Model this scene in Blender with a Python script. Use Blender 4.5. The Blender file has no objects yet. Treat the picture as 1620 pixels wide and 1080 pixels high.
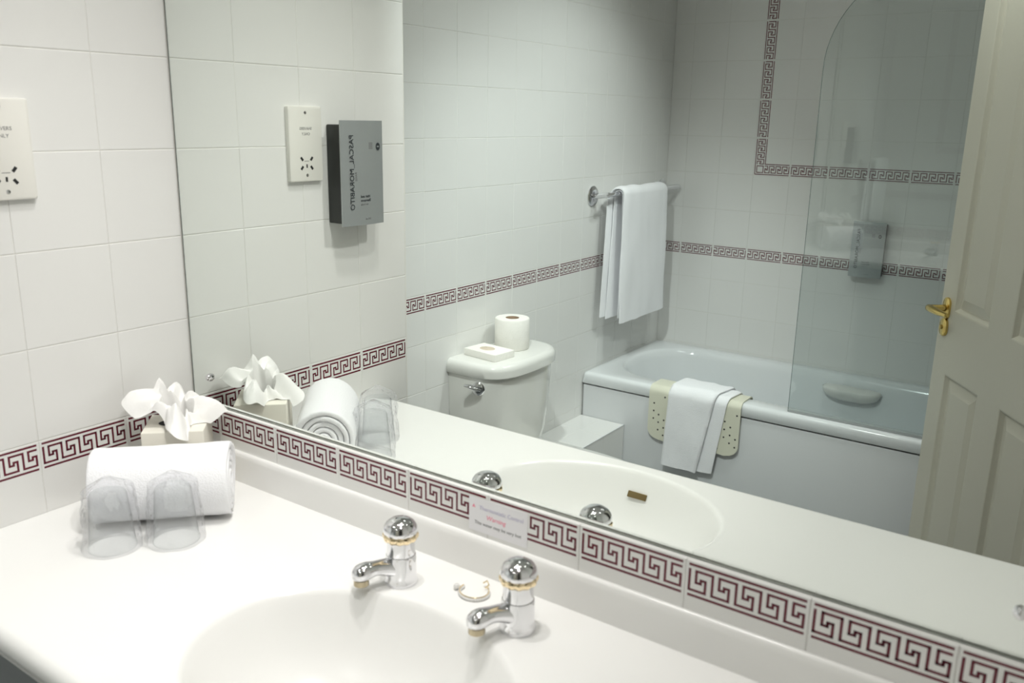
import bpy, math, random
from mathutils import Vector, Matrix, noise

# ---------------------------------------------------------------- camera, world, lights, exposure
SC = bpy.context.scene
COL = SC.collection
H = 0.87                                   # worktop height above the floor; z values below are given relative to it


def make_camera():
    yaw, pitch, roll, fpx = 0.6097, -0.2530, 0.0185, 1371.6
    f = Vector((-math.sin(yaw) * math.cos(pitch), math.cos(yaw) * math.cos(pitch), math.sin(pitch)))
    r0 = f.cross(Vector((0, 0, 1))).normalized()
    u0 = r0.cross(f)
    r = math.cos(roll) * r0 + math.sin(roll) * u0
    u = -math.sin(roll) * r0 + math.cos(roll) * u0
    cd = bpy.data.cameras.new('camera')
    cd.sensor_width = 36
    cd.lens = fpx * 36 / 1620
    cd.clip_start = 0.01
    cd.dof.use_dof = True
    cd.dof.focus_distance = 2.1
    cd.dof.aperture_fstop = 5.6
    co = bpy.data.objects.new('camera', cd)
    COL.objects.link(co)
    co.matrix_world = Matrix(((r.x, u.x, -f.x, 1.3575), (r.y, u.y, -f.y, -0.916), (r.z, u.z, -f.z, 0.636 + H), (0, 0, 0, 1)))
    SC.camera = co


make_camera()
W = bpy.data.worlds.new('world')
SC.world = W
W.use_nodes = True
W.node_tree.nodes['Background'].inputs[0].default_value = (0.9, 0.95, 1.0, 1)
W.node_tree.nodes['Background'].inputs[1].default_value = 0.05
SC.view_settings.view_transform = 'Standard'
SC.view_settings.look = 'None'
SC.view_settings.exposure = 0.06
SC.view_settings.gamma = 1.0
SC.view_settings.use_curve_mapping = False

ZC = 1.47                                   # ceiling, relative to the worktop
# recessed downlights and added fill spots: x, y, watts, spot angle (deg), blend, colour
WARM, COOL = (1.0, 0.98, 0.95), (0.945, 1.0, 0.99)
DOWNLIGHTS_AND_FILLS = [
    (0.50, -0.15, 18, 110, 1.0, WARM, 'recessed ceiling downlight above the tissue box end of the worktop', None),
    (0.75, -0.15, 21, 90, 1.0, WARM, 'recessed ceiling downlight above the basin taps', (0.6, -0.4, 0.0)),
    (1.10, -0.55, 28, 70, 1.0, WARM, 'added ceiling fill spot nearest the doorway, aimed at the side wall', (0.05, -0.3, -0.05)),  # added fill to brighten the side wall and rolled towel
    (0.40, -0.27, 78, 60, 1.0, COOL, 'added ceiling fill spot above the basin front, tilted towards the toilet', (0.0, -1.9, -0.4)),  # added spot, replaces light the mirror would throw back into the room
    (0.15, -0.95, 7, 125, 1.0, COOL, 'added weak ceiling fill spot above the near side of the cistern', None),  # added fill to lift the dark near end of the alcove wall
    (0.70, -1.50, 33, 90, 1.0, COOL, 'recessed ceiling downlight over the middle of the floor', (-0.3, -1.6, 0.0)),
    (0.85, -1.65, 11, 110, 1.0, COOL, 'recessed ceiling downlight beside the open door', None),
    (0.60, -1.95, 16, 90, 1.0, COOL, 'recessed ceiling downlight above the bath rim', (-0.3, -1.8, 0.0)),
]
SC.cycles.transparent_max_bounces = 32

random.seed(7)

# ---------------------------------------------------------------- materials


def mat(name, base, rough=0.4, metal=0.0, spec=0.5, bump=0.0, bscale=50.0, coat=0.0, var=0.0, vscale=8.0, sheen=0.0, stretch=None, sub=0.0):
    m = bpy.data.materials.new(name)
    m.use_nodes = True
    nt = m.node_tree
    b = nt.nodes['Principled BSDF']
    b.inputs['Base Color'].default_value = (*base, 1)
    b.inputs['Roughness'].default_value = rough
    b.inputs['Metallic'].default_value = metal
    b.inputs['Specular IOR Level'].default_value = spec
    b.inputs['Coat Weight'].default_value = coat
    b.inputs['Coat Roughness'].default_value = 0.05
    b.inputs['Sheen Weight'].default_value = sheen
    if bump or var:
        tc = nt.nodes.new('ShaderNodeTexCoord')
        src = tc.outputs['Object']
        if stretch:
            mp = nt.nodes.new('ShaderNodeMapping')
            mp.inputs['Scale'].default_value = stretch
            nt.links.new(src, mp.inputs[0])
            src = mp.outputs[0]
    if bump:
        n = nt.nodes.new('ShaderNodeTexNoise')
        n.inputs['Scale'].default_value = bscale
        n.inputs['Detail'].default_value = 3
        nt.links.new(src, n.inputs['Vector'])
        bp = nt.nodes.new('ShaderNodeBump')
        bp.inputs['Strength'].default_value = bump
        bp.inputs['Distance'].default_value = 0.004
        nt.links.new(n.outputs[0], bp.inputs['Height'])
        nt.links.new(bp.outputs[0], b.inputs['Normal'])
        if coat:
            nt.links.new(bp.outputs[0], b.inputs['Coat Normal'])
    if var:
        n2 = nt.nodes.new('ShaderNodeTexNoise')
        n2.inputs['Scale'].default_value = vscale
        n2.inputs['Detail'].default_value = 4
        nt.links.new(src, n2.inputs['Vector'])
        mx = nt.nodes.new('ShaderNodeMix')
        mx.data_type = 'RGBA'
        mx.inputs[6].default_value = (*[c * (1 - var) for c in base], 1)
        mx.inputs[7].default_value = (*[min(1, c * (1 + var)) for c in base], 1)
        nt.links.new(n2.outputs[0], mx.inputs[0])
        nt.links.new(mx.outputs[2], b.inputs['Base Color'])
    return m


def emission(name, col, strength):
    m = bpy.data.materials.new(name)
    m.use_nodes = True
    nt = m.node_tree
    nt.nodes.remove(nt.nodes['Principled BSDF'])
    e = nt.nodes.new('ShaderNodeEmission')
    e.inputs[0].default_value = (*col, 1)
    e.inputs[1].default_value = strength
    nt.links.new(e.outputs[0], nt.nodes['Material Output'].inputs[0])
    return m


def pane_glass(name, tint, ior=1.5, boost=1.0, rough=0.0, milky=0.0, bump=0.0, bscale=60):
    """thin sheet: transparent body with a Fresnel surface reflection"""
    m = bpy.data.materials.new(name)
    m.use_nodes = True
    nt = m.node_tree
    nt.nodes.remove(nt.nodes['Principled BSDF'])
    tr = nt.nodes.new('ShaderNodeBsdfTransparent')
    tr.inputs[0].default_value = (*tint, 1)
    gl = nt.nodes.new('ShaderNodeBsdfGlossy')
    gl.inputs['Roughness'].default_value = rough
    fr = nt.nodes.new('ShaderNodeLayerWeight')
    fr.inputs['Blend'].default_value = 0.5
    pw = nt.nodes.new('ShaderNodeMath')
    pw.operation = 'POWER'
    pw.inputs[1].default_value = 5
    nt.links.new(fr.outputs['Facing'], pw.inputs[0])
    mu = nt.nodes.new('ShaderNodeMath')
    mu.operation = 'MULTIPLY_ADD'
    mu.use_clamp = True
    f0 = ((ior - 1) / (ior + 1)) ** 2 * boost
    mu.inputs[1].default_value = 1 - f0
    mu.inputs[2].default_value = f0
    nt.links.new(pw.outputs[0], mu.inputs[0])
    body = tr.outputs[0]
    if milky:
        df = nt.nodes.new('ShaderNodeBsdfDiffuse')
        df.inputs[0].default_value = (0.95, 0.95, 0.95, 1)
        mk = nt.nodes.new('ShaderNodeMixShader')
        mk.inputs[0].default_value = milky
        nt.links.new(tr.outputs[0], mk.inputs[1])
        nt.links.new(df.outputs[0], mk.inputs[2])
        body = mk.outputs[0]
    mx = nt.nodes.new('ShaderNodeMixShader')
    nt.links.new(mu.outputs[0], mx.inputs[0])
    nt.links.new(body, mx.inputs[1])
    nt.links.new(gl.outputs[0], mx.inputs[2])
    nt.links.new(mx.outputs[0], nt.nodes['Material Output'].inputs[0])
    if bump:
        tc = nt.nodes.new('ShaderNodeTexCoord')
        n = nt.nodes.new('ShaderNodeTexNoise')
        n.inputs['Scale'].default_value = bscale
        nt.links.new(tc.outputs['Object'], n.inputs['Vector'])
        bp = nt.nodes.new('ShaderNodeBump')
        bp.inputs['Strength'].default_value = bump
        bp.inputs['Distance'].default_value = 0.01
        nt.links.new(n.outputs[0], bp.inputs['Height'])
        nt.links.new(bp.outputs[0], gl.inputs['Normal'])
        nt.links.new(bp.outputs[0], fr.inputs['Normal'])
    return m


M = {}
M['glaze'] = mat('tile_glaze', (0.805, 0.80, 0.78), rough=0.16, bump=0.08, bscale=9, spec=0.5)
M['print'] = mat('maroon_print', (0.125, 0.008, 0.022), rough=0.16, spec=0.5)
M['grout'] = mat('grout', (0.76, 0.745, 0.70), rough=0.9, var=0.08, vscale=20)
M['plaster'] = mat('white_paint', (0.80, 0.79, 0.76), rough=0.7, bump=0.1, bscale=120)
M['floor'] = mat('grey_vinyl', (0.20, 0.21, 0.21), rough=0.5, var=0.15, vscale=30)
M['mirror'] = mat('silvered_glass', (0.875, 0.915, 0.885), rough=0.0, metal=1.0)
M['mirror_edge'] = mat('mirror_edge_glass', (0.25, 0.28, 0.26), rough=0.25)
M['silicone'] = mat('grey_silicone', (0.42, 0.43, 0.40), rough=0.6, var=0.2, vscale=40)
M['acrylic'] = mat('white_cast_worktop', (0.875, 0.87, 0.85), rough=0.22, spec=0.5, bump=0.01, bscale=30)
M['ceramic'] = mat('white_ceramic', (0.77, 0.765, 0.73), rough=0.1, coat=0.4, bump=0.015, bscale=12)
M['bath'] = mat('white_bath_acrylic', (0.80, 0.82, 0.83), rough=0.12, coat=0.3)
M['panel'] = mat('bath_panel_white', (0.72, 0.73, 0.74), rough=0.4)
M['chrome'] = mat('chrome', (0.80, 0.80, 0.82), rough=0.06, metal=1.0)
M['gold'] = mat('gold_plate', (0.92, 0.76, 0.50), rough=0.16, metal=1.0)
M['brass'] = mat('polished_brass', (0.75, 0.56, 0.20), rough=0.2, metal=1.0)
M['nozzle'] = mat('dull_brass', (0.50, 0.43, 0.30), rough=0.3, metal=0.9)
M['bronze'] = mat('tarnished_brass', (0.22, 0.16, 0.07), rough=0.4, metal=0.6)
M['dark'] = mat('dark_void', (0.02, 0.02, 0.02), rough=0.9)
M['socket'] = mat('ivory_socket_plastic', (0.77, 0.755, 0.705), rough=0.35)
M['blackplastic'] = mat('black_plastic', (0.02, 0.022, 0.02), rough=0.35)
M['brushed'] = mat('brushed_silver', (0.42, 0.445, 0.45), rough=0.42, metal=0.5, bump=0.05, bscale=300, stretch=(1, 40, 1))
M['ink'] = mat('dark_ink', (0.03, 0.035, 0.04), rough=0.5)
M['greyink'] = mat('grey_ink', (0.22, 0.22, 0.22), rough=0.5)
M['lilacink'] = mat('lilac_ink', (0.50, 0.48, 0.62), rough=0.6)
M['pinkink'] = mat('pink_ink', (0.85, 0.28, 0.38), rough=0.6)
M['paper'] = mat('sticker_paper', (0.84, 0.83, 0.85), rough=0.6)
M['terry'] = mat('white_terry', (0.93, 0.93, 0.95), rough=0.95, sheen=0.3, bump=0.35, bscale=420)
M['tissue'] = mat('tissue_paper', (0.92, 0.91, 0.89), rough=0.9, bump=0.2, bscale=60)
M['card'] = mat('cream_card', (0.82, 0.79, 0.70), rough=0.55)
M['rollpaper'] = mat('toilet_paper', (0.86, 0.84, 0.79), rough=0.95, bump=0.25, bscale=120)
M['core'] = mat('brown_card', (0.45, 0.32, 0.22), rough=0.9)
M['rubber'] = mat('cream_rubber', (0.74, 0.73, 0.60), rough=0.55, bump=0.1, bscale=90)
M['doorpaint'] = mat('cream_gloss_paint', (0.63, 0.60, 0.505), rough=0.35, bump=0.06, bscale=14, stretch=(6, 6, 1))
M['glass'] = pane_glass('screen_glass', (0.935, 0.96, 0.957), ior=1.5, boost=1.9)
M['seal'] = mat('grey_vinyl_seal', (0.45, 0.47, 0.47), rough=0.3)
M['tumbler'] = pane_glass('tumbler_plastic', (0.96, 0.97, 0.97), ior=1.5, boost=0.8, milky=0.02)
M['film'] = pane_glass('crumpled_film', (0.97, 0.97, 0.98), ior=1.45, boost=0.9, rough=0.05, milky=0.08, bump=0.9, bscale=70)
M['crystal'] = mat('crystal', (0.82, 0.81, 0.79), rough=0.15, metal=0.15)
M['lens'] = emission('lamp_lens', (1.0, 0.96, 0.90), 25.0)

# ---------------------------------------------------------------- mesh helpers


class MB:
    def __init__(self):
        self.v, self.f, self.mi = [], [], []

    def add(self, verts, faces, mi=0):
        o = len(self.v)
        self.v += [tuple(p) for p in verts]
        self.f += [tuple(i + o for i in q) for q in faces]
        self.mi += [mi] * len(faces)
        return self

    def box(self, x0, x1, y0, y1, z0, z1, mi=0):
        v = [(x, y, z) for z in (z0, z1) for y in (y0, y1) for x in (x0, x1)]
        return self.add(v, [(0, 2, 3, 1), (4, 5, 7, 6), (0, 1, 5, 4), (2, 6, 7, 3), (0, 4, 6, 2), (1, 3, 7, 5)], mi)

    def bbox(self, x0, x1, y0, y1, z0, z1, r=0.003, mi=0):
        """box with all edges chamfered twice: stacked rounded rings along z"""
        rings = []
        for k in range(5):
            a = math.pi / 2 * k / 4
            rings.append((r * (1 - math.sin(a)), z0 + r * (1 - math.cos(a))))
        rings = rings + [(i, z1 - (z - z0)) for i, z in reversed(rings)]
        rr = [rrect((x0 + x1) / 2, (y0 + y1) / 2, (x1 - x0) / 2 - i, (y1 - y0) / 2 - i, max(r - i, 1e-4), 3, z) for i, z in rings]
        return self.loft(rr, cap=True, mi=mi)

    def loft(self, rings, closed=True, cap=False, mi=0, cap0=None, cap1=None):
        n = len(rings[0])
        v = [p for r in rings for p in r]
        f = []
        m = n if closed else n - 1
        for i in range(len(rings) - 1):
            for j in range(m):
                k = (j + 1) % n
                f.append((i * n + j, i * n + k, (i + 1) * n + k, (i + 1) * n + j))
        if cap or cap0:
            f.append(tuple(reversed(range(n))))
        if cap or cap1:
            f.append(tuple(range((len(rings) - 1) * n, len(rings) * n)))
        return self.add(v, f, mi)

    def lathe(self, prof, c=(0, 0, 0), n=32, axis='z', mi=0, cap0=False, cap1=False, sx=1.0, sy=1.0):
        rings = []
        for r, h in prof:
            ring = []
            for k in range(n):
                a = 2 * math.pi * k / n
                p = (r * math.cos(a) * sx, r * math.sin(a) * sy, h)
                if axis == 'x':
                    p = (p[2], p[0], p[1])
                elif axis == 'y':
                    p = (p[1], p[2], p[0])
                ring.append((p[0] + c[0], p[1] + c[1], p[2] + c[2]))
            rings.append(ring)
        return self.loft(rings, mi=mi, cap0=cap0, cap1=cap1)

    def tube(self, pts, rad, n=16, mi=0, cap=True, flat=1.0):
        pts = [Vector(p) for p in pts]
        if not isinstance(rad, (list, tuple)):
            rad = [rad] * len(pts)
        rings = []
        up = Vector((0, 0, 1))
        for i, p in enumerate(pts):
            t = (pts[min(i + 1, len(pts) - 1)] - pts[max(i - 1, 0)]).normalized()
            ref = up if abs(t.z) < 0.95 else Vector((1, 0, 0))
            a = t.cross(ref).normalized()
            b = a.cross(t)
            rings.append([tuple(p + rad[i] * (math.cos(q) * a + math.sin(q) * flat * b)) for q in (2 * math.pi * k / n for k in range(n))])
        return self.loft(rings, cap=cap, mi=mi)

    def build(self, name, mats, parent=None, smooth=40, loc=None, rotz=None):
        me = bpy.data.meshes.new(name)
        me.from_pydata(self.v, [], self.f)
        if not isinstance(mats, (list, tuple)):
            mats = [mats]
        for m in mats:
            me.materials.append(m)
        if len(mats) > 1:
            me.polygons.foreach_set('material_index', self.mi)
        fix_normals(me)
        if smooth:
            me.polygons.foreach_set('use_smooth', [True] * len(me.polygons))
            me.set_sharp_from_angle(angle=math.radians(smooth))
        me.update()
        return link(name, me, parent, loc, rotz)


def fix_normals(me):
    import bmesh
    b = bmesh.new()
    b.from_mesh(me)
    bmesh.ops.recalc_face_normals(b, faces=b.faces)
    b.to_mesh(me)
    b.free()


def link(name, data, parent=None, loc=None, rotz=None):
    o = bpy.data.objects.new(name, data)
    COL.objects.link(o)
    if parent is not None:
        o.parent = parent
    if loc is not None:
        o.location = loc
    if rotz is not None:
        o.rotation_euler = (0, 0, rotz)
    return o


def rrect(cx, cy, hx, hy, r, k, z):
    r = min(r, hx, hy)
    out = []
    for sx, sy, a0 in ((1, 1, 0), (-1, 1, 90), (-1, -1, 180), (1, -1, 270)):
        for i in range(k + 1):
            a = math.radians(a0 + 90 * i / k)
            out.append((cx + sx * (hx - r) + r * math.cos(a), cy + sy * (hy - r) + r * math.sin(a), z))
    return out


def tag(o, label=None, cat=None, group=None, kind=None):
    if label:
        o['label'] = label
    if cat:
        o['category'] = cat
    if group:
        o['group'] = group
    if kind:
        o['kind'] = kind
    return o


def thing(name, label, cat, loc=(0, 0, 0), rotz=0, group=None, kind=None):
    o = link(name, None, None, loc, rotz)
    o.empty_display_size = 0.05
    return tag(o, label, cat, group, kind)


def text_mesh(name, body, size, m, parent, mw, align='CENTER', depth=0.0002, shear=0.0, space=1.0):
    """flat lettering; mw maps the text plane (x right, y up, z out) to the parent's space"""
    cu = bpy.data.curves.new(name, 'FONT')
    cu.body = body
    cu.size = size
    cu.align_x = align
    cu.align_y = 'CENTER'
    cu.extrude = depth
    cu.shear = shear
    cu.space_character = space
    cu.resolution_u = 2
    t = bpy.data.objects.new('tmp_text', cu)
    COL.objects.link(t)
    dg = bpy.context.evaluated_depsgraph_get()
    dg.update()
    me = bpy.data.meshes.new_from_object(t.evaluated_get(dg))
    bpy.data.objects.remove(t)
    bpy.data.curves.remove(cu)
    me.name = name
    me.transform(mw)
    me.materials.clear()
    me.materials.append(m)
    return link(name, me, parent)


def frame_mat(o, u, v, n):
    return Matrix(((u[0], v[0], n[0], o[0]), (u[1], v[1], n[1], o[1]), (u[2], v[2], n[2], o[2]), (0, 0, 0, 1)))


# ---------------------------------------------------------------- room shell
XT, XR, YB, YE = -0.303, 1.375, -2.617, -0.5895      # alcove wall, right wall, back wall, end of the vanity wall
YH, YD = -1.345, -0.64                                # doorway: hinge side, latch side
DTOP = 1.12                                           # doorway head (relative to the worktop)


def structure(name, mb, m, label, cat):
    return tag(mb.build(name, m, smooth=0), label, cat, kind='structure')


floor = structure('floor', MB().box(-0.45, 2.5, -2.75, 0.15, -0.1, 0.0), M['floor'], 'plain grey bathroom floor', 'floor')
ceiling = structure('ceiling', MB().box(-0.45, 2.5, -2.75, 0.15, ZC + H, ZC + H + 0.1), M['plaster'], 'white painted ceiling', 'ceiling')
B = 0.0009                                            # tile bed depth behind the glazed face
wall_left = structure('wall_left', MB().box(-0.40, -B, YE + B, 0.006, 0, ZC + H), M['grout'],
                      'white tiled side wall with maroon key border beside the mirror', 'wall')
wall_alcove = structure('wall_alcove', MB().box(-0.42, XT - B, YB - 0.1, YE + B, 0, ZC + H), M['grout'],
                        'white tiled wall behind the toilet with maroon key border', 'wall')
wall_back = structure('wall_back', MB().box(XT - B, XR + 0.02, YB - 0.12, YB - B, 0, ZC + H), M['grout'],
                      'white tiled wall behind the bath with a key-pattern frame', 'wall')
wall_front = structure('wall_front', MB().box(-0.40, 1.5, 0.006, 0.14, 0, ZC + H)
                       .box(0, XR, -0.0100, 0.006, H - 0.03, H + 0.1192).box(0, XR, -0.0100, 0.006, H + 1.358, H + ZC), M['grout'],
                       'tiled wall that carries the mirror and key border', 'wall')
wall_right = structure('wall_right', MB().box(XR, XR + 0.1, YD, 0.006, 0, ZC + H).box(XR, XR + 0.1, YB - B, YH, 0, ZC + H)
                       .box(XR, XR + 0.1, YH, YD, DTOP + H, ZC + H), M['plaster'], 'white painted wall with the doorway', 'wall')
structure('wall_corridor', MB().box(2.4, 2.5, -2.75, 0.15, 0, ZC + H).box(XR + 0.1, 2.4, -2.75, YB, 0, ZC + H).box(XR + 0.1, 2.4, 0.006, 0.15, 0, ZC + H),
          M['plaster'], 'plain corridor walls beyond the doorway', 'wall')
structure('trim_1', MB().box(XR - 0.015, XR, YD, YD + 0.06, 0, DTOP + H + 0.06).box(XR - 0.015, XR, YH - 0.06, YH, 0, DTOP + H + 0.06)
          .box(XR - 0.015, XR, YH, YD, DTOP + H, DTOP + H + 0.06), M['doorpaint'], 'cream architrave around the doorway', 'trim')

# ---------------------------------------------------------------- tiles (150 mm lattice, band tiles carry the key print)
T = 0.15
Z5 = 0.1227                                          # joint above the band tiles
LW = 0.0034                                          # print line width


def key_rects(n_units, u0, v0, u1, v1, first_full=True):
    """meander strokes as rectangles in a box u0..u1, v0..v1"""
    p = (u1 - u0) / (n_units - 1 + 0.72)
    h = v1 - v0
    out = []

    def seg(a, b, c, d):
        x0, x1 = sorted((a, c))
        y0, y1 = sorted((b, d))
        out.append((x0 - LW / 2, y0 - LW / 2, x1 + LW / 2, y1 + LW / 2))
    for i in range(n_units):
        x = u0 + i * p
        seg(x, v0, x, v1)
        seg(x, v0, x + 0.70 * p, v0)
        seg(x + 0.70 * p, v0, x + 0.70 * p, v0 + 0.60 * h)
        seg(x + 0.50 * p, v0 + 0.60 * h, x + 0.70 * p, v0 + 0.60 * h)
        seg(x + 0.50 * p, v0 + 0.42 * h, x + 0.50 * p, v0 + 0.60 * h)
        seg(x + 0.29 * p, v0 + 0.42 * h, x + 0.50 * p, v0 + 0.42 * h)
        seg(x + 0.29 * p, v0 + 0.42 * h, x + 0.29 * p, v1)
        seg(x + 0.29 * p, v1, x + (1.0 if i < n_units - 1 else 0.70) * p, v1)
    return out


BT, BB = 0.0056, 0.0463


def band_print():
    r = key_rects(5, 0.0055, T - BB + 0.0072, T - 0.0055, T - BT - 0.0072)
    r.append((0.004, T - BT - LW / 2, T - 0.004, T - BT + LW / 2))
    r.append((0.004, T - BB - LW / 2, T - 0.004, T - BB + LW / 2))
    return r


def rot180(rs):
    return [(T - c, T - d, T - a, T - b) for a, b, c, d in rs]


def rot90(rs):                                       # band ends up on the right-hand edge
    return [(b, T - c, d, T - a) for a, b, c, d in rs]


def corner_print():
    """frame corner: band along the right edge and the bottom edge"""
    r = []
    o, i = BT, BB
    r.append((0.004, o - LW / 2, T - o + LW / 2, o + LW / 2))
    r.append((T - o - LW / 2, o, T - o + LW / 2, T - 0.004))
    r.append((0.004, i - LW / 2, T - i + LW / 2, i + LW / 2))
    r.append((T - i - LW / 2, i, T - i + LW / 2, T - 0.004))
    a, b = T - i + 0.0072, T - o - 0.0072            # corner square
    c, d = o + 0.0072, i - 0.0072
    for q in ((a, c, b, c), (a, d, b, d), (a, c, a, d), (b, c, b, d)):
        r.append((q[0] - LW / 2, q[1] - LW / 2, q[2] + LW / 2, q[3] + LW / 2))
    r += key_rects(4, 0.0055, o + 0.0072, a - 0.007, i - 0.0072)
    k = key_rects(4, 0.0055, T - i + 0.0072, T - (i + 0.0), T - o - 0.0072)
    r += rot90(k)
    return r


PRINTS = {'plain': [], 'band': band_print(), 'frame_bottom': rot180(band_print()), 'frame_side': rot90(band_print()), 'frame_corner': corner_print()}
TILE_CACHE = {}
JG = 0.0006


def tile_mesh(kind, a0, b0, a1, b1):
    """tile clipped to a0..a1, b0..b1 of its cell; local axes u, v in the wall plane, w towards the room"""
    key = (kind, round(a0, 4), round(b0, 4), round(a1, 4), round(b1, 4))
    if key in TILE_CACHE:
        return TILE_CACHE[key]
    x0, x1, y0, y1 = a0 + JG * 0.55, a1 - JG * 0.55, b0 + JG, b1 - JG
    v, f, mi = [], [], []
    for ins, w in ((0, -0.0063), (0, -0.0006), (0.0004, -0.0002), (0.0012, 0.0)):
        v += [(x0 + ins, y0 + ins, w), (x1 - ins, y0 + ins, w), (x1 - ins, y1 - ins, w), (x0 + ins, y1 - ins, w)]
    for r in range(3):
        for k in range(4):
            f.append((r * 4 + k, r * 4 + (k + 1) % 4, r * 4 + 4 + (k + 1) % 4, r * 4 + 4 + k))
    f.append((12, 13, 14, 15))
    mi += [0] * len(f)
    for (p0, q0, p1, q1) in PRINTS[kind]:
        p0, p1 = max(p0, x0 + .001), min(p1, x1 - .001)
        q0, q1 = max(q0, y0 + .001), min(q1, y1 - .001)
        if p1 - p0 < 0.0005 or q1 - q0 < 0.0005:
            continue
        n = len(v)
        v += [(p0, q0, 0.00012), (p1, q0, 0.00012), (p1, q1, 0.00012), (p0, q1, 0.00012)]
        f.append((n, n + 1, n + 2, n + 3))
        mi.append(1)
    me = bpy.data.meshes.new('tile')
    me.from_pydata(v, [], f)
    me.materials.append(M['glaze'])
    me.materials.append(M['print'])
    me.polygons.foreach_set('material_index', mi)
    me.update()
    TILE_CACHE[key] = me
    return me


def tile_wall(parent, org, u, n, ulen, joint0, z0, z1, kind_of):
    """org: left end of the wall (seen from the room) at z=0 of the worktop; joint0: u of any lattice joint"""
    v = (0, 0, 1)
    k0 = math.floor((0 - joint0) / T + 1e-6)
    k = k0
    count = 0
    while joint0 + k * T < ulen - 0.004:
        ua, ub = joint0 + k * T, joint0 + (k + 1) * T
        ca, cb = max(ua, 0), min(ub, ulen)
        r = math.floor((z0 - Z5) / T + 1e-6)
        while Z5 + r * T < z1 - 0.004:
            va, vb = Z5 + r * T, Z5 + (r + 1) * T
            da, db = max(va, z0), min(vb, z1)
            if cb - ca > 0.006 and db - da > 0.006:
                kind = kind_of(k, r, ua)
                if kind is not None:
                    me = tile_mesh(kind, ca - ua, da - va, cb - ua, db - va)
                    o = bpy.data.objects.new('tile', me)
                    COL.objects.link(o)
                    o.parent = parent
                    # tiles are laid a hair out of plane, as hand-set tiles are
                    n2 = (Vector(n) + Vector([random.uniform(-1, 1) * 0.0016 for _ in range(3)])).normalized()
                    u2 = (Vector(u) - n2 * n2.dot(Vector(u))).normalized()
                    v2 = n2.cross(u2)
                    p = Vector(org) + Vector(u) * ua + Vector((0, 0, va + H))
                    o.matrix_world = frame_mat(p, u2, v2, n2)
                    count += 1
            r += 1
        k += 1
    return count


band_row = lambda k, r, ua: 'band' if r == -1 else 'plain'
# vanity side wall: right (towards the mirror) is +y
tile_wall(wall_left, (0, YE, 0), (0, 1, 0), (1, 0, 0), -YE, -YE - 0.1351, -0.32, ZC, band_row)
# alcove wall behind the toilet
tile_wall(wall_alcove, (XT, YB, 0), (0, 1, 0), (1, 0, 0), YE - YB, -YB - 1.0062, -0.86, ZC, band_row)
# mirror wall: strip under the mirror and above it
tile_wall(wall_front, (0, -0.0112, 0), (1, 0, 0), (0, -1, 0), XR, 0.0896, -0.0273, Z5 - 0.0005, band_row)
tile_wall(wall_front, (0, -0.0112, 0), (1, 0, 0), (0, -1, 0), XR, 0.0896, 1.36, ZC, band_row)


def back_kind(k, r, ua):
    if r == -1:
        return 'band'
    xl = XR - (ua + T)                               # world x of the cell's left edge in the mirror view
    if xl > 0.083 - 0.02:
        first = xl < 0.083 + 0.05
        if r == 2:
            return 'frame_corner' if first else 'frame_bottom'
        if r > 2 and first:
            return 'frame_side'
    return 'plain'


# back wall: right is -x
tile_wall(wall_back, (XR, YB, 0), (-1, 0, 0), (0, 1, 0), XR - XT, XR + 0.2166, -0.42, ZC, back_kind)

# ---------------------------------------------------------------- mirror
mir = thing('wall_mirror', 'large frameless wall mirror above the worktop with chrome screw caps', 'mirror', (0, 0, H + 0.1192))
MT = 1.235
MB().box(0.0055, XR - 0.004, 0.0, 0.0055, 0.0022, MT).build('glass_sheet', M['mirror'], mir, smooth=0)
MB().box(0.0025, 0.0055, 0.0004, 0.0055, 0.0, MT).box(0.0055, XR - 0.004, 0.0004, 0.0055, 0.0, 0.0022).build('edge', M['mirror_edge'], mir, smooth=0)
for (x, z) in ((0.054, 0.172), (1.336, 0.172), (0.054, 1.30), (1.336, 1.30)):
    zz = z - 0.1192
    cap = MB().lathe([(0.0075, 0), (0.0075, -0.0015), (0.0062, -0.0022), (0.0062, -0.0045), (0.0052, -0.0062), (0.0025, -0.0072), (0.0002, -0.0074)], (x, 0, zz), 24, 'y').build('screw_cap', M['chrome'], mir)
    tag(cap, 'chrome screw cap')

# ---------------------------------------------------------------- worktop with moulded basin
wt = thing('vanity_worktop', 'white moulded worktop with an integral oval basin under the mirror', 'worktop', (0, 0, H))
BX, BY, BA, BBm = 0.693, -0.2935, 0.219, 0.167
YF = -0.499


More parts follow.
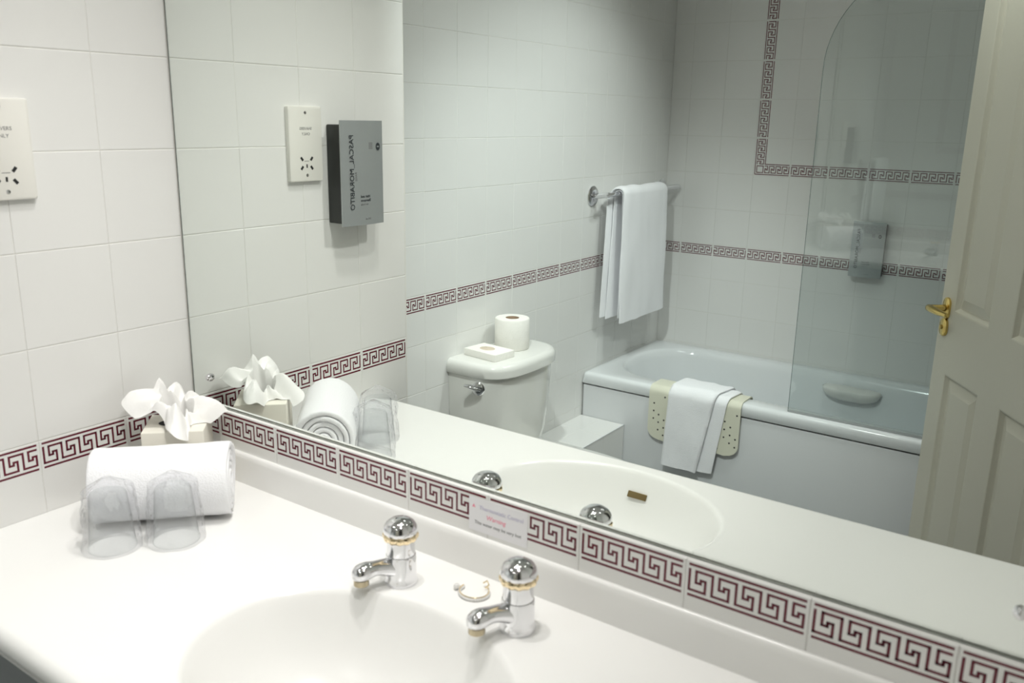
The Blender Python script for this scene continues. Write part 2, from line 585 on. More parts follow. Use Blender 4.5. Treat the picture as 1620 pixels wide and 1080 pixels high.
def worktop():
    mb = MB()
    x0, x1, y0, y1 = 0.0005, XR - 0.0005, YF, -0.0112
    ang = [2 * math.pi * k / 128 for k in range(128)]
    for cx, cy in ((x0, y0), (x1, y0), (x1, y1), (x0, y1)):
        a = math.atan2(cy - BY, cx - BX) % (2 * math.pi)
        j = min(range(128), key=lambda q: abs((ang[q] - a + math.pi) % (2 * math.pi) - math.pi))
        ang[j] = a

    def rect_pt(a, z, ins=0.0):
        c, s = math.cos(a), math.sin(a)
        ts = []
        if c > 1e-9: ts.append((x1 - BX) / c)
        if c < -1e-9: ts.append((x0 - BX) / c)
        if s > 1e-9: ts.append((y1 - BY) / s)
        if s < -1e-9: ts.append((y0 + ins - BY) / s)
        t = min(ts)
        return (BX + c * t, BY + s * t, z)

    def ell_pt(a, s, z):
        c, q = math.cos(a), math.sin(a)
        r = 1 / math.sqrt((c / BA) ** 2 + (q / BBm) ** 2)
        return (BX + c * r * s, BY + q * r * s, z)
    rings = []
    R = 0.017
    rings.append([rect_pt(a, -0.034, 0.004) for a in ang])
    for k in range(7):                               # bull-nosed front edge
        t = math.pi * (k / 6) - math.pi / 2
        rings.append([rect_pt(a, -R + R * math.sin(t), R * (1 - math.cos(t)) * 0.8) for a in ang])
    rings.append([[*rect_pt(a, 0.0, R)][:3] for a in ang])
    for s, z in ((1.035, 0.0), (1.012, -0.0004), (0.995, -0.0022), (0.975, -0.0075), (0.945, -0.020), (0.89, -0.042), (0.82, -0.070), (0.72, -0.097), (0.58, -0.118), (0.4, -0.130), (0.2, -0.136), (0.095, -0.138)):
        rings.append([ell_pt(a, s, z) for a in ang])
    mb.loft(rings)
    return mb


worktop().build('worktop', M['acrylic'], wt, smooth=50)
ups = MB()
prof = [(-0.0202, -0.001), (-0.0200, 0.045), (-0.0190, 0.0525), (-0.0165, 0.0558), (-0.0135, 0.0562), (-0.0108, 0.0550), (-0.0108, -0.001)]
ups.loft([[(x, y, z) for y, z in prof] for x in (0.0005, XR - 0.0005)], cap=True)
ups.build('upstand', M['acrylic'], wt, smooth=50)
dr = MB().lathe([(0.0215, 0.0), (0.0215, 0.002), (0.018, 0.003), (0.0145, -0.002), (0.0145, -0.03)], (BX, BY, -0.138), 32).build('waste_ring', M['chrome'], wt)
MB().lathe([(0.014, 0), (0.001, 0)], (BX, BY, -0.145), 24).build('waste_hole', M['dark'], wt)
ov = MB()
ov.bbox(-0.019, 0.019, -0.006, 0.006, -0.001, 0.0025, 0.0012)
ovo = ov.build('overflow_slot', M['bronze'], wt)
ovo.matrix_local = Matrix.Translation((0.700, -0.4405, -0.0405)) @ Matrix.Rotation(math.radians(-58), 4, 'X')
tag(ovo, 'tarnished overflow slot')
# support panel under the worktop
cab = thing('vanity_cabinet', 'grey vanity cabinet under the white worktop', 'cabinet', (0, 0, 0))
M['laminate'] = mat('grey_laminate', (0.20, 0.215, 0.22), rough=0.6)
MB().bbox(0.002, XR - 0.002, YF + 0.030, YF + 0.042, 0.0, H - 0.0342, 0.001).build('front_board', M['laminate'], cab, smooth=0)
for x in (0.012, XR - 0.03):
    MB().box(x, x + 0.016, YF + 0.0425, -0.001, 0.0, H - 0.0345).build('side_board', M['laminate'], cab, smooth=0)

# ---------------------------------------------------------------- taps


def tap(x, y, label, ang):
    t = thing('pillar_tap', label, 'tap', (x, y, H), ang, 'basin taps')
    MB().lathe([(0.0235, 0.0), (0.0240, 0.002), (0.0228, 0.005), (0.0218, 0.012), (0.0214, 0.040), (0.0208, 0.0430), (0.0190, 0.0438)], n=40, cap0=True, cap1=True).build('body', M['chrome'], t)
    pts, rad = [], []
    for k in range(18):
        q = k / 17
        pts.append((0, -(0.004 + 0.068 * q), 0.0225 + 0.0085 * math.sin(math.pi * min(1.0, q * 1.1) * 0.75) - (0.006 * ((q - 0.75) / 0.25) ** 2 if q > 0.75 else 0)))
        r = 0.0185 - 0.0065 * math.sin(math.pi * min(1, q / 0.55) / 2) if q < 0.55 else 0.0120 + 0.0025 * math.sin(math.pi / 2 * min(1, (q - 0.55) / 0.25))
        if q > 0.80:
            r = 0.0145 * math.sqrt(max(0.02, 1 - ((q - 0.80) / 0.205) ** 2))
        rad.append(r)
    spout = MB().tube(pts, rad, 24, flat=0.85).build('spout', M['chrome'], t, smooth=70)
    MB().lathe([(0.0105, 0.004), (0.0108, -0.004), (0.0090, -0.0048), (0.0085, -0.003), (0.001, -0.003)], (0, -0.0600, 0.0165), 24).build('nozzle', M['nozzle'], spout)
    # headwork: column, gold scalloped collar, domed knob
    MB().lathe([(0.0200, 0.0435), (0.0203, 0.0450), (0.0196, 0.056), (0.0190, 0.068)], n=40).build('head_column', M['chrome'], t)
    rings = []
    for r, z in ((0.0188, 0.0645), (0.0222, 0.0655), (0.0242, 0.0690), (0.0246, 0.0735), (0.0228, 0.0755)):
        rings.append([((r + 0.0009 * math.cos(12 * a)) * math.cos(a), (r + 0.0009 * math.cos(12 * a)) * math.sin(a), z) for a in (2 * math.pi * k / 96 for k in range(96))])
    col = MB().loft(rings)
    MB().lathe([(0.0225, 0.0745), (0.0240, 0.0770), (0.0242, 0.0800), (0.0228, 0.0858), (0.0190, 0.0912), (0.0128, 0.0950), (0.006, 0.0966), (0.0003, 0.0970)], n=40).build('knob', M['chrome'], t)
    col.build('collar', M['gold'], [c for c in t.children if c.name.startswith('knob')][0], smooth=60)
    return t


tap(0.6045, -0.100, 'chrome domed basin tap nearer the rolled towel', math.radians(-22))
tap(0.8025, -0.097, 'chrome domed basin tap beside the bead chain, nearest the warning sticker', math.radians(-24))

# small bead chain lying between the taps
bc = thing('bead_chain', 'small open loop of silver beads with a crystal and gold clasp between the taps', 'chain', (0.708, -0.066, H))
beads = MB()
for k in range(26):
    a = math.radians(-188 + 226 * k / 25)
    beads.lathe([(0.0004, -0.0025), (0.0018, -0.0018), (0.0026, 0), (0.0018, 0.0018), (0.0004, 0.0025)], (0.021 * math.cos(a), 0.019 * math.sin(a), 0.0026), 8)
tag(beads.build('beads', M['crystal'], bc), kind='stuff')
MB().tube([(0.021 * math.cos(a), 0.019 * math.sin(a), 0.0054) for a in (math.radians(-190 + 250 * k / 40) for k in range(41))], 0.0009, 8).build('wire', M['gold'], bc)
MB().lathe([(0.0005, 0), (0.004, 0.002), (0.0052, 0.005), (0.0035, 0.008), (0.0005, 0.0085)], (-0.0265, -0.005, 0), 8).build('crystal', M['crystal'], bc, smooth=0)
MB().tube([(0.006, 0.017, 0.003), (0.009, 0.022, 0.006), (0.003, 0.026, 0.009), (-0.001, 0.022, 0.006)], 0.0012, 8).build('clasp', M['gold'], bc)

# sticker on the border
st = thing('warning_sticker', 'small white paper warning sticker over the key border behind the taps', 'sticker', (0.707, -0.0115, H + 0.088))
sp = MB().box(-0.0505, 0.0505, -0.0004, 0.0001, -0.0265, 0.0252).build('paper', M['paper'], st, smooth=0)
fm = lambda x, z: frame_mat((x, -0.0005, z), (1, 0, 0), (0, 0, 1), (0, -1, 0))
text_mesh('lettering', 'Thermostatic Control', 0.0085, M['lilacink'], sp, fm(0.006, 0.0115))
text_mesh('lettering', 'Warning', 0.0095, M['pinkink'], sp, fm(-0.003, -0.001), shear=0.15)
text_mesh('lettering', 'This water may be very hot', 0.0072, M['greyink'], sp, fm(0, -0.0125))
MB().lathe([(0.0035, 0), (0.0002, -0.0001)], (-0.042, -0.0005, 0.0115), 3, 'y').build('symbol', M['pinkink'], sp, smooth=0)

# ---------------------------------------------------------------- shaver socket


def socket():
    s = thing('shaver_socket', 'ivory plastic shaver socket on the tiled wall beside the mirror', 'shaver socket', (0, -0.2880, H + 0.577))
    pl = MB().loft([rr for rr in [[(w, p[0], p[1]) for p in rrect(0, 0, hx, hz, 0.003, 3, 0)] for w, hx, hz in
              ((0.0003, 0.0425, 0.0725), (0.008, 0.043, 0.073), (0.0098, 0.0422, 0.0722), (0.0106, 0.0405, 0.0705))]], cap=True).build('plate', M['socket'], s)
    fx = 0.0107
    for z in (0.0605, -0.0605):
        MB().lathe([(0.0033, 0), (0.003, 0.0007), (0.0004, 0.001)], (fx, 0, z), 16, 'x').build('screw', M['chrome'], pl)
    for (y, z, a) in ((-0.0125, -0.0285, 40), (0.0125, -0.0285, -40), (-0.0125, -0.046, -40), (0.0125, -0.046, 40)):
        m = MB().box(-0.0004, 0.0003, -0.0023, 0.0023, -0.0042, 0.0042).build('pin_hole', M['dark'], pl, smooth=0)
        m.location = (fx, y, z)
        m.rotation_euler = (math.radians(a), 0, 0)
    MB().box(fx - 0.0003, fx + 0.0003, -0.0015, 0.0015, -0.046, -0.039).build('pin_hole', M['dark'], pl, smooth=0)
    MB().box(fx - 0.0003, fx + 0.0002, -0.006, 0.006, -0.0335, -0.0325).build('mark', M['greyink'], pl, smooth=0)
    fr = lambda z: frame_mat((fx, 0, z), (0, 1, 0), (0, 0, 1), (1, 0, 0))
    text_mesh('lettering', 'SHAVERS', 0.0078, M['greyink'], pl, fr(0.030))
    text_mesh('lettering', 'ONLY', 0.0078, M['greyink'], pl, fr(0.0195))
    return s


socket()

# ---------------------------------------------------------------- soap dispensers


def dispenser(label, loc, rotz):
    """built against a wall whose normal is +x in local space; right (seen from the room) is +y"""
    d = thing('soap_dispenser', label, 'soap dispenser', loc, rotz, 'wall soap dispensers')
    MB().bbox(0.0003, 0.046, -0.056, 0.054, -0.102, 0.098, 0.003).build('housing', M['blackplastic'], d)
    rings = []
    hw, hh = 0.0600, 0.1065

    def face(y):
        return 0.054 - 0.006 * (y / hw) ** 2
    ys = [-hw + 2 * hw * k / 16 for k in range(17)]
    mb = MB()
    v, f = [], []
    for w in (-0.0035, 0.0):
        for z in (-hh, hh):
            for y in ys:
                v.append((face(y) + w, y, z))
    n = 17
    for k in range(16):
        f += [(2 * n + k, 2 * n + k + 1, 3 * n + k + 1, 3 * n + k), (k, n + k, n + k + 1, k + 1), (k, k + 1, 2 * n + k + 1, 2 * n + k), (n + k, 3 * n + k, 3 * n + k + 1, n + k + 1)]
    f += [(0, 2 * n, 3 * n, n), (n - 1, 2 * n - 1, 4 * n - 1, 3 * n - 1)]
    mb.add(v, f)
    fpl = mb.build('front_plate', M['brushed'], d, smooth=30)
    fp = lambda y: face(y) + 0.0003
    X = fp(0.03)
    # name reads downwards along the right-hand side: text right = -z, text up = +y
    nm = text_mesh('lettering', 'PASCAL_MORABITO', 0.0165, M['ink'], fpl, frame_mat((X, 0.0345, 0.002), (0, 0, -1), (0, 1, 0), (1, 0, 0)), space=1.02)
    text_mesh('lettering', 'PARIS', 0.0075, M['greyink'], fpl, frame_mat((fp(0.0235), 0.0235, -0.006), (0, 0, -1), (0, 1, 0), (1, 0, 0)))
    fr = lambda y, z: frame_mat((fp(y * 0.3), y, z), (0, 1, 0), (0, 0, 1), (1, 0, 0))
    text_mesh('lettering', 'Hair and', 0.0078, M['ink'], fpl, fr(0.013, -0.047), align='RIGHT')
    text_mesh('lettering', 'Shampoo', 0.0078, M['ink'], fpl, fr(0.013, -0.055), align='RIGHT')
    text_mesh('lettering', 'and body', 0.0058, M['greyink'], fpl, fr(0.013, -0.063), align='RIGHT')
    text_mesh('lettering', '300 ml', 0.0058, M['greyink'], fpl, fr(-0.008, -0.094))
    # two round symbols near the top
    ic = MB().lathe([(0.006, 0.0), (0.006, 0.0003), (0.0001, 0.0003)], (fp(-0.036), -0.042, 0.054), 20, 'x', sy=1.3).build('symbol', M['ink'], fpl)
    lf = MB()
    for k in range(5):
        lf.box(fp(-0.018) - 0.0004, fp(-0.018) + 0.0003, -0.0245, -0.0135, 0.0495 + 0.0028 * k, 0.0510 + 0.0028 * k)
    lf.build('symbol', M['greyink'], fpl, smooth=0)
    sl = MB().box(fp(-0.036) + .0003, fp(-0.036) + .0005, -0.045, -0.039, 0.0525, 0.0555).build('symbol', M['brushed'], fpl, smooth=0)
    return d


dispenser('silver-fronted soap dispenser beside the shaver socket', (0, -0.405, H + 0.5175), 0)
dispenser('silver-fronted soap dispenser on the tiles above the bath, behind the glass screen', (0.5725, YB, H + 0.1690), math.radians(90))

# ---------------------------------------------------------------- things on the worktop
# rolled towel
ra = Vector((0.68, 0.733, 0)).normalized()
rt = thing('rolled_towel', 'white hand towel rolled up on the worktop behind the wrapped tumblers', 'towel', (0.1630, -0.1752, H), math.atan2(ra.y, ra.x))


def roll():
    mb = MB()
    turns, th = 4.6, 0.0096
    n = int(turns * 36)
    mid = []
    for k in range(n + 1):
        a = 2 * math.pi * turns * k / n
        r = 0.008 + (0.0555 - 0.008) * k / n
        mid.append((r, a))
    L = 0.104
    rings = []
    st_ = [-1, -0.985, -0.95, -0.8, -0.5, -0.15, 0.15, 0.5, 0.8, 0.95, 0.985, 1]
    a_end = math.radians(250) - mid[-1][1]
    for side in (1, -1):
        pass
    for s in st_:
        thk = th * (0.55 if abs(s) == 1 else 0.85 if abs(s) > 0.98 else 1.0)
        outer, inner = [], []
        for k, (r, a) in enumerate(mid):
            taper = 1.0 if k < n - 4 else (n - k + 1) / 6
            for sgn, lst in ((1, outer), (-1, inner)):
                rr = r + sgn * thk * 0.5 * taper
                q = a + a_end
                y = rr * math.cos(q) * 1.0
                z = rr * math.sin(q) * 1.06
                w = noise.noise(Vector((s * 6, y * 60, z * 60))) * 0.0016
                x = s * L + (noise.noise(Vector((k * 0.08, s, 3))) * 0.004 if abs(s) > 0.9 else 0)
                z2 = 0.0600 + z + w
                if z2 < 0.0012:
                    z2 = 0.0012 + (z2 - 0.0012) * 0.02
                lst.append((x, y + w, max(z2, 0.0008)))
        rings.append(outer + list(reversed(inner)))
    mb.loft(rings, cap=False)
    m = len(rings[0])
    h = m // 2
    for base in (0, (len(rings) - 1) * m):
        f = []
        for k in range(h - 1):
            f.append((k, k + 1, m - 2 - k, m - 1 - k))
        mb.f += [tuple(i + base for i in q) for q in f]
        mb.mi += [0] * len(f)
    return mb


roll().build('roll', M['terry'], rt, smooth=70)

# wrapped tumblers


def wrapped_cup(x, y, label, seed):
    c = thing('wrapped_tumbler', label, 'tumbler', (x, y, H), seed * 1.3, 'wrapped tumblers')
    MB().lathe([(0.0325, 0.0006), (0.0345, 0.0010), (0.0345, 0.0024), (0.0330, 0.0040), (0.0265, 0.084), (0.0245, 0.088), (0.001, 0.0885)], n=40).build('tumbler', M['tumbler'], c)
    rings = []
    for i in range(19):
        t = i / 18
        z = 0.0006 + 0.112 * t
        r = 0.041 - 0.007 * t
        if t > 0.82:
            r *= max(0.14, 1 - ((t - 0.82) / 0.18) ** 1.2 * 0.9)
        ring = []
        for k in range(48):
            a = 2 * math.pi * k / 48
            w = noise.noise(Vector((math.cos(a) * 2.2 + seed * 9, math.sin(a) * 2.2, t * 3.2)))
            w2 = noise.noise(Vector((math.cos(a) * 6 + seed * 5, math.sin(a) * 6, t * 7)))
            q = r * (1.02 + 0.16 * w * (0.35 + t) + 0.10 * (1 - 2 * abs(w2)) * (0.2 + t) - 0.05 * t)
            q = max(q, 0.0365 - 0.009 * t) if t < 0.8 else q
            ring.append((q * math.cos(a), q * math.sin(a), z))
        rings.append(ring)
    MB().loft(rings, cap1=True).build('plastic_wrap', M['film'], c, smooth=25)


wrapped_cup(0.192, -0.286, 'plastic-wrapped tumbler on the worktop, the one nearer its front edge', 1)
wrapped_cup(0.248, -0.2155, 'plastic-wrapped tumbler on the worktop, the one nearer the basin taps', 2)

# tissue box
tb = thing('tissue_box', 'cream cube tissue box with a white tissue pulled up in the corner', 'tissue box', (0.083, -0.092, H), math.radians(46))
MB().bbox(-0.050, 0.050, -0.047, 0.047, 0.0002, 0.118, 0.0018).build('box', M['card'], tb)
MB().lathe([(0.03, 0.0), (0.0002, 0.0001)], (0, 0, 0.1183), 32, sy=0.6).build('opening', M['dark'], tb)


def tissue():
    mb = MB()
    rings = []
    N, K = 120, 22
    for i in range(K + 1):
        t = i / K
        ring = []
        for k in range(N):
            a = 2 * math.pi * k / N
            lobe = abs(math.cos(2 * a - 0.35)) ** 3.2
            R = 0.042 + 0.056 * lobe + 0.014 * noise.noise(Vector((math.cos(a) * 2, math.sin(a) * 2, 5)))
            if t < 0.4:
                q = t / 0.4
                rad = 0.024 + 0.004 * q + 0.006 * math.sin(5 * a + 1) * q
                z = 0.117 + 0.048 * q * (1.0 + 0.42 * math.cos(a - 2.6) + 0.2 * math.sin(3 * a))
            else:
                q = (t - 0.4) / 0.6
                top = 0.165 + 0.048 * (0.42 * math.cos(a - 2.6) + 0.2 * math.sin(3 * a))
                rad = 0.028 + 0.006 * math.sin(5 * a + 1) * (1 - q) + (R - 0.028) * q ** 0.9
                drop = 0.010 + 0.022 * max(0, math.sin(a + 2.6)) + 0.014 * lobe * max(0, math.cos(a + 1.2))
                z = top + 0.010 * math.sin(math.pi * q) - drop * q ** 1.4
            fold = 0.010 * (1 - 4 * abs(((8 * a + 3 * t) / (2 * math.pi)) % 1 - 0.5)) * min(1, t * 2.2) + 0.014 * min(1, 2 * t) * noise.noise(Vector((math.cos(a) * 3.2, math.sin(a) * 3.2, t * 3)))
            x, y = rad * math.cos(a), rad * math.sin(a) * 0.95
            lo = 0.1192 if max(abs(x), abs(y)) < 0.060 else 0.092
            ring.append((x * 0.86, y * 0.86, max(0.118 + (z + fold - 0.118) * 0.80, lo)))
        rings.append(ring)
    mb.loft(rings)
    return mb


tissue().build('tissue', M['tissue'], tb, smooth=22)

# ---------------------------------------------------------------- bath
bath = thing('bathtub', 'white acrylic bathtub with a plain panel along the tiled wall', 'bathtub', (0, 0, 0))
YBF = -1.948


def bath_shell():
    mb = MB()
    cx, cy = (XT + XR) / 2, (YB + YBF) / 2
    hx, hy = (XR - XT) / 2 - 0.001, (YBF - YB) / 2 - 0.001
    zr = H - 0.333
    icx, icy = 0.545, -2.292
    rings = [rrect(cx, cy, hx - 0.004, hy - 0.004, 0.004, 10, zr - 0.047)]
    rings.append(rrect(cx, cy, hx - 0.0005, hy - 0.0005, 0.006, 10, zr - 0.044))
    for k in range(6):
        a = math.pi / 2 * k / 5
        i = 0.018 * (1 - math.cos(a))
        rings.append(rrect(cx, cy, hx - i, hy - i, 0.02 - i * 0.5, 10, zr - 0.018 * (1 - math.sin(a))))
    for ihx, ihy, r, dz in ((0.800, 0.272, 0.22, 0.0), (0.792, 0.264, 0.215, -0.003), (0.783, 0.256, 0.21, -0.012), (0.776, 0.250, 0.205, -0.035),
                            (0.755, 0.238, 0.19, -0.15), (0.725, 0.220, 0.17, -0.28), (0.690, 0.195, 0.15, -0.345), (0.60, 0.14, 0.10, -0.365), (0.3, 0.05, 0.04, -0.370)):
        rings.append(rrect(icx, icy, ihx, ihy, r, 10, zr + dz))
    mb.loft(rings, cap1=True)
    return mb


bath_shell().build('tub', M['bath'], bath, smooth=50)
MB().bbox(XT + 0.006, XR - 0.002, YBF - 0.022, YBF - 0.008, 0.0, H - 0.386, 0.002).build('front_panel', M['panel'], bath)
MB().box(XT + 0.004, XR - 0.002, YBF - 0.03, YBF - 0.0225, 0.0, H - 0.381).build('backing', M['dark'], bath, smooth=0)
grip = MB()
rings = []
for k in range(25):
    s = -1 + 2 * k / 24
    w = max(0.02, (1 - abs(s) ** 3.0) ** 0.5)
    rings.append([(0.588 + 0.112 * s, -2.528 + 0.05 * w ** 0.6 * max(0, math.cos(q)), H - 0.380 + (0.014 * w ** 0.5 * math.sin(q) if math.sin(q) > 0 else 0.048 * w * math.sin(q))) for q in (2 * math.pi * j / 20 for j in range(20))])
grip.loft(rings, cap=True)
grip.build('hand_grip', M['ceramic'], bath, smooth=50)

# pipe box beside the toilet
pb = thing('pipe_box', 'low tiled pipe box between the toilet and bath', 'pipe box', (0, 0, 0))
PX1, PY0, PY1, PZ = -0.107, YBF - 0.006, -1.50, H - 0.515
MB().box(XT + 0.0005, PX1 - B, PY0, PY1 - B, 0.0, PZ - B).build('core', M['grout'], pb, smooth=0)


def box_tile(x0, x1, y0, y1, frame):
    me = tile_mesh('plain', 0, 0, x1 - x0, y1 - y0)
    o = link('tile', me, pb)
    o.matrix_world = frame
    return o


ycuts = [PY1, PY1 - 0.15, PY1 - 0.30, PY0]
xcuts = [XT + 0.0005, -0.215, PX1]
for i in range(3):
    for j in range(2):
        a, b = ycuts[i + 1], ycuts[i]
        c, d = xcuts[j], xcuts[j + 1]
        box_tile(c, d, a, b, frame_mat((c, a, PZ), (1, 0, 0), (0, 1, 0), (0, 0, 1)))
    for z0, z1 in ((0.0, 0.055), (0.055, 0.205), (0.205, PZ)):
        box_tile(ycuts[i + 1], ycuts[i], z0, z1, frame_mat((PX1, ycuts[i + 1], z0), (0, 1, 0), (0, 0, 1), (1, 0, 0)))
MB().box(PX1 - 0.003, PX1 + 0.001, PY0, PY1, PZ - 0.0015, PZ + 0.0009).build('edge_strip', M['panel'], pb, smooth=0)

# glass bath screen
gs = thing('bath_screen', 'clear glass bath screen with a rounded corner standing on the bath rim', 'bath screen', (0, 0, 0))


def screen():
    x0, x1, z0, z1 = 0.512, XR - 0.022, H - 0.3315, H + 1.10
    R = 0.30
    out = [(x0, z0), (x1, z0), (x1, z1)]
    for k in range(17):
        a = math.pi / 2 + math.pi / 2 * k / 16
        out.append((x0 + R + R * math.cos(a), z1 - R + R * math.sin(a)))
    y = -1.970
    n = len(out)
    pane, edge = MB(), MB()
    for dy in (-0.003, 0.003):
        pane.add([(x, y + dy, z) for x, z in out], [tuple(range(n))])
    edge.loft([[(x, y - 0.003, z) for x, z in out], [(x, y + 0.003, z) for x, z in out]])
    return pane, edge


pane_mb, edge_mb = screen()
pane_o = pane_mb.build('pane', M['glass'], gs, smooth=0)
edge_mb.build('polished_edge', mat('glass_edge', (0.16, 0.24, 0.22), rough=0.2), pane_o, smooth=0)
MB().box(0.514, XR - 0.022, -1.9735, -1.9665, H - 0.3318, H - 0.3245).build('bottom_seal', M['seal'], gs, smooth=0)
MB().box(XR - 0.022, XR - 0.0005, -1.985, -1.955, H - 0.331, H + 1.12).build('wall_channel', M['chrome'], gs, smooth=0)

# ---------------------------------------------------------------- draped cloths


def drape(path, thick, ext, axis='x', wob=0.002, seed=0, nw=20, edge=1.0):
    """path: (a, z) mid-line; ext(s)->(lo, hi) along the rail; axis of the rail"""
    pts = [Vector((a, 0, z)) for a, z in path]
    n = len(pts)
    lens = [0]
    for i in range(1, n):
        lens.append(lens[-1] + (pts[i] - pts[i - 1]).length)
    outer, inner = [], []
    for i in range(n):
        t = (pts[min(i + 1, n - 1)] - pts[max(i - 1, 0)]).normalized()
        nr = Vector((-t.z, 0, t.x))
        s = lens[i] / lens[-1]
        lo, hi = ext(s)
        ro, ri = [], []
        for k in range(nw + 1):
            q = k / nw
            c = lo + (hi - lo) * q
            e = min(1, min(q, 1 - q) * nw / 1.5 + 0.35) if edge else 1
            w = wob * noise.noise(Vector((c * 14 + seed, s * 5, seed))) * 2 + wob * 0.5 * noise.noise(Vector((c * 50, s * 16, seed + 4)))
            for sg, lst in ((1, ro), (-1, ri)):
                p = pts[i] + nr * (sg * thick / 2 * e + w)
                zz = p.z + (noise.noise(Vector((c * 20, seed, 1))) * 0.004 if i in (0, n - 1) else 0)
                lst.append((c, p.x, zz) if axis == 'x' else (p.x, c, zz))
        outer.append(ro)
        inner.append(ri)
    mb = MB()
    mb.loft([outer[i] + list(reversed(inner[i])) for i in range(n)], cap=False)
    m = 2 * (nw + 1)
    for base in (0, (n - 1) * m):
        for k in range(nw):
            mb.f.append((base + k, base + k + 1, base + m - 2 - k, base + m - 1 - k))
            mb.mi.append(0)
    return mb


def over(y_in, z_in, y_out, z_out, ztop, r, n=14):
    """path going up at y_in, over a rounded top and down at y_out"""
    p = []
    for k in range(n):
        p.append((y_in, z_in + (ztop - r - z_in) * k / n))
    sgn = 1 if y_out > y_in else -1
    for k in range(9):
        a = math.pi / 2 * k / 8
        p.append((y_in + sgn * r * (1 - math.cos(a)), ztop - r + r * math.sin(a)))
    for k in range(9):
        a = math.pi / 2 * k / 8
        p.append((y_out - sgn * r * (1 - math.sin(a)), ztop - r + r * math.cos(a)))
    for k in range(1, n + 1):
        p.append((y_out, ztop - r - (ztop - r - z_out) * k / n))
    return p


lerp = lambda a, b, t: a + (b - a) * t
ZR = H - 0.333
# rubber mat over the bath rim


def mat_ext(s):
    lo, hi = 0.0, 0.357
    for e in (s, 1 - s):
        d = e * 0.53
        if d < 0.05:
            i = 0.05 - math.sqrt(max(0, 0.05 ** 2 - (0.05 - d) ** 2))
            return lo + i, hi - i
    return lo, hi


bm = thing('bath_mat', 'cream perforated rubber bath mat hanging over the bath rim', 'bath mat', (0, 0, 0))


def dens(path, k):
    out = []
    for i in range(len(path) - 1):
        for j in range(k):
            t = j / k
            out.append((lerp(path[i][0], path[i + 1][0], t), lerp(path[i][1], path[i + 1][1], t)))
    return out + [path[-1]]


drape(dens(over(-2.058, ZR - 0.14, -1.9405, H - 0.537, ZR + 0.0035, 0.026), 2), 0.0045, mat_ext, wob=0.0, edge=0).build('sheet', M['rubber'], bm, smooth=50)
holes = MB()
for i, x in enumerate([0.022, 0.043, 0.065, 0.086, 0.28, 0.302, 0.324, 0.345]):
    for j in range(6):
        z = H - 0.365 - 0.030 * j - (0.012 if i % 2 else 0)
        if (i * 7 + j * 3) % 5 in (0, 2) or z < H - 0.52:
            continue
        holes.lathe([(0.0034, 0), (0.0002, 0.0003)], (x, -1.938, z), 10, 'y')
tag(holes.build('perforations', M['dark'], bm, smooth=0), kind='stuff')

bt = thing('bath_towel', 'white cotton foot towel folded over the mat on the bath rim', 'towel', (0, 0, 0))
p2 = over(-2.064, ZR - 0.20, -1.9335, H - 0.617, ZR + 0.0115, 0.031)
drape(p2, 0.009, lambda s: (lerp(0.11, 0.098, min(1, s * 2)) if s < 0.4 else lerp(0.098, 0.085, (s - .4) / .6), 0.318 if s < 0.42 else lerp(0.318, 0.268, (s - .42) / .58)), wob=0.0015, seed=3).build('lower_fold', M['terry'], bt, smooth=70)
p1 = over(-2.075, ZR - 0.20, -1.921, H - 0.622, ZR + 0.0215, 0.038)
drape(p1, 0.010, lambda s: (0.092 if s < 0.4 else lerp(0.092, 0.072, (s - .4) / .6), 0.285 if s < 0.38 else lerp(0.285, 0.212, (s - .38) / .62)), wob=0.003, seed=8).build('upper_fold', M['terry'], bt, smooth=70)

# towel rail
tr = thing('towel_rail', 'chrome towel rail on round flanges beside the bath', 'towel rail', (XT, 0, 0))
ZB_ = H + 0.360
for y in (-1.975, -2.572):
    MB().lathe([(0.0385, 0.0003), (0.0385, 0.004), (0.034, 0.008), (0.024, 0.0105), (0.014, 0.0115)], (0, y, ZB_ - 0.008), 36, 'x', cap0=True, cap1=True).build('flange', M['chrome'], tr)
    MB().tube([(0.01, y, ZB_ - 0.008), (0.03, y, ZB_ - 0.006), (0.052, y, ZB_ - 0.002), (0.072, y, ZB_)], [0.0095, 0.0095, 0.0095, 0.0105], 20).build('post', M['chrome'], tr)
MB().lathe([(0.0001, -2.592), (0.0085, -2.590), (0.0085, -1.957), (0.0001, -1.955)], (0.072, 0, ZB_), 20, 'y').build('bar', M['chrome'], tr)

ht = thing('hanging_towel', 'large white bath towel folded over the chrome rail', 'towel', (0, 0, 0))
xb = XT + 0.072
pa = over(xb - 0.0175, H - 0.125, xb + 0.0175, H - 0.125, ZB_ + 0.0135, 0.0165)
drape(pa, 0.008, lambda s: (lerp(-2.375, -2.425, s), lerp(-2.025, -2.058, min(1, s * 1.6))), axis='y', wob=0.0015, seed=1).build('inner_fold', M['terry'], ht, smooth=70)
pc = over(xb - 0.0300, H - 0.118, xb + 0.0300, H - 0.143, ZB_ + 0.0235, 0.026)
drape(pc, 0.011, lambda s: (lerp(-2.378, -2.440, s), lerp(-1.998, -2.022, s * 2) if s < 0.45 else lerp(-2.04, -2.052, (s - .45) / .55)), axis='y', wob=0.003, seed=5).build('outer_fold', M['terry'], ht, smooth=70)

# ---------------------------------------------------------------- toilet
wc = thing('toilet', 'white close-coupled toilet with a bow-fronted cistern and chrome lever', 'toilet', (XT + 0.0006, -1.297, 0))


def dshape(d, hw, z, n=40, back=0.0, ex=0.374, ey=0.714):
    pts = []
    for k in range(n + 1):
        a = -math.pi / 2 + math.pi * k / n
        c, s = max(0, math.cos(a)), math.sin(a)
        pts.append((back + (d - back) * c ** ex, hw * math.copysign(abs(s) ** ey, s), z))
    return pts


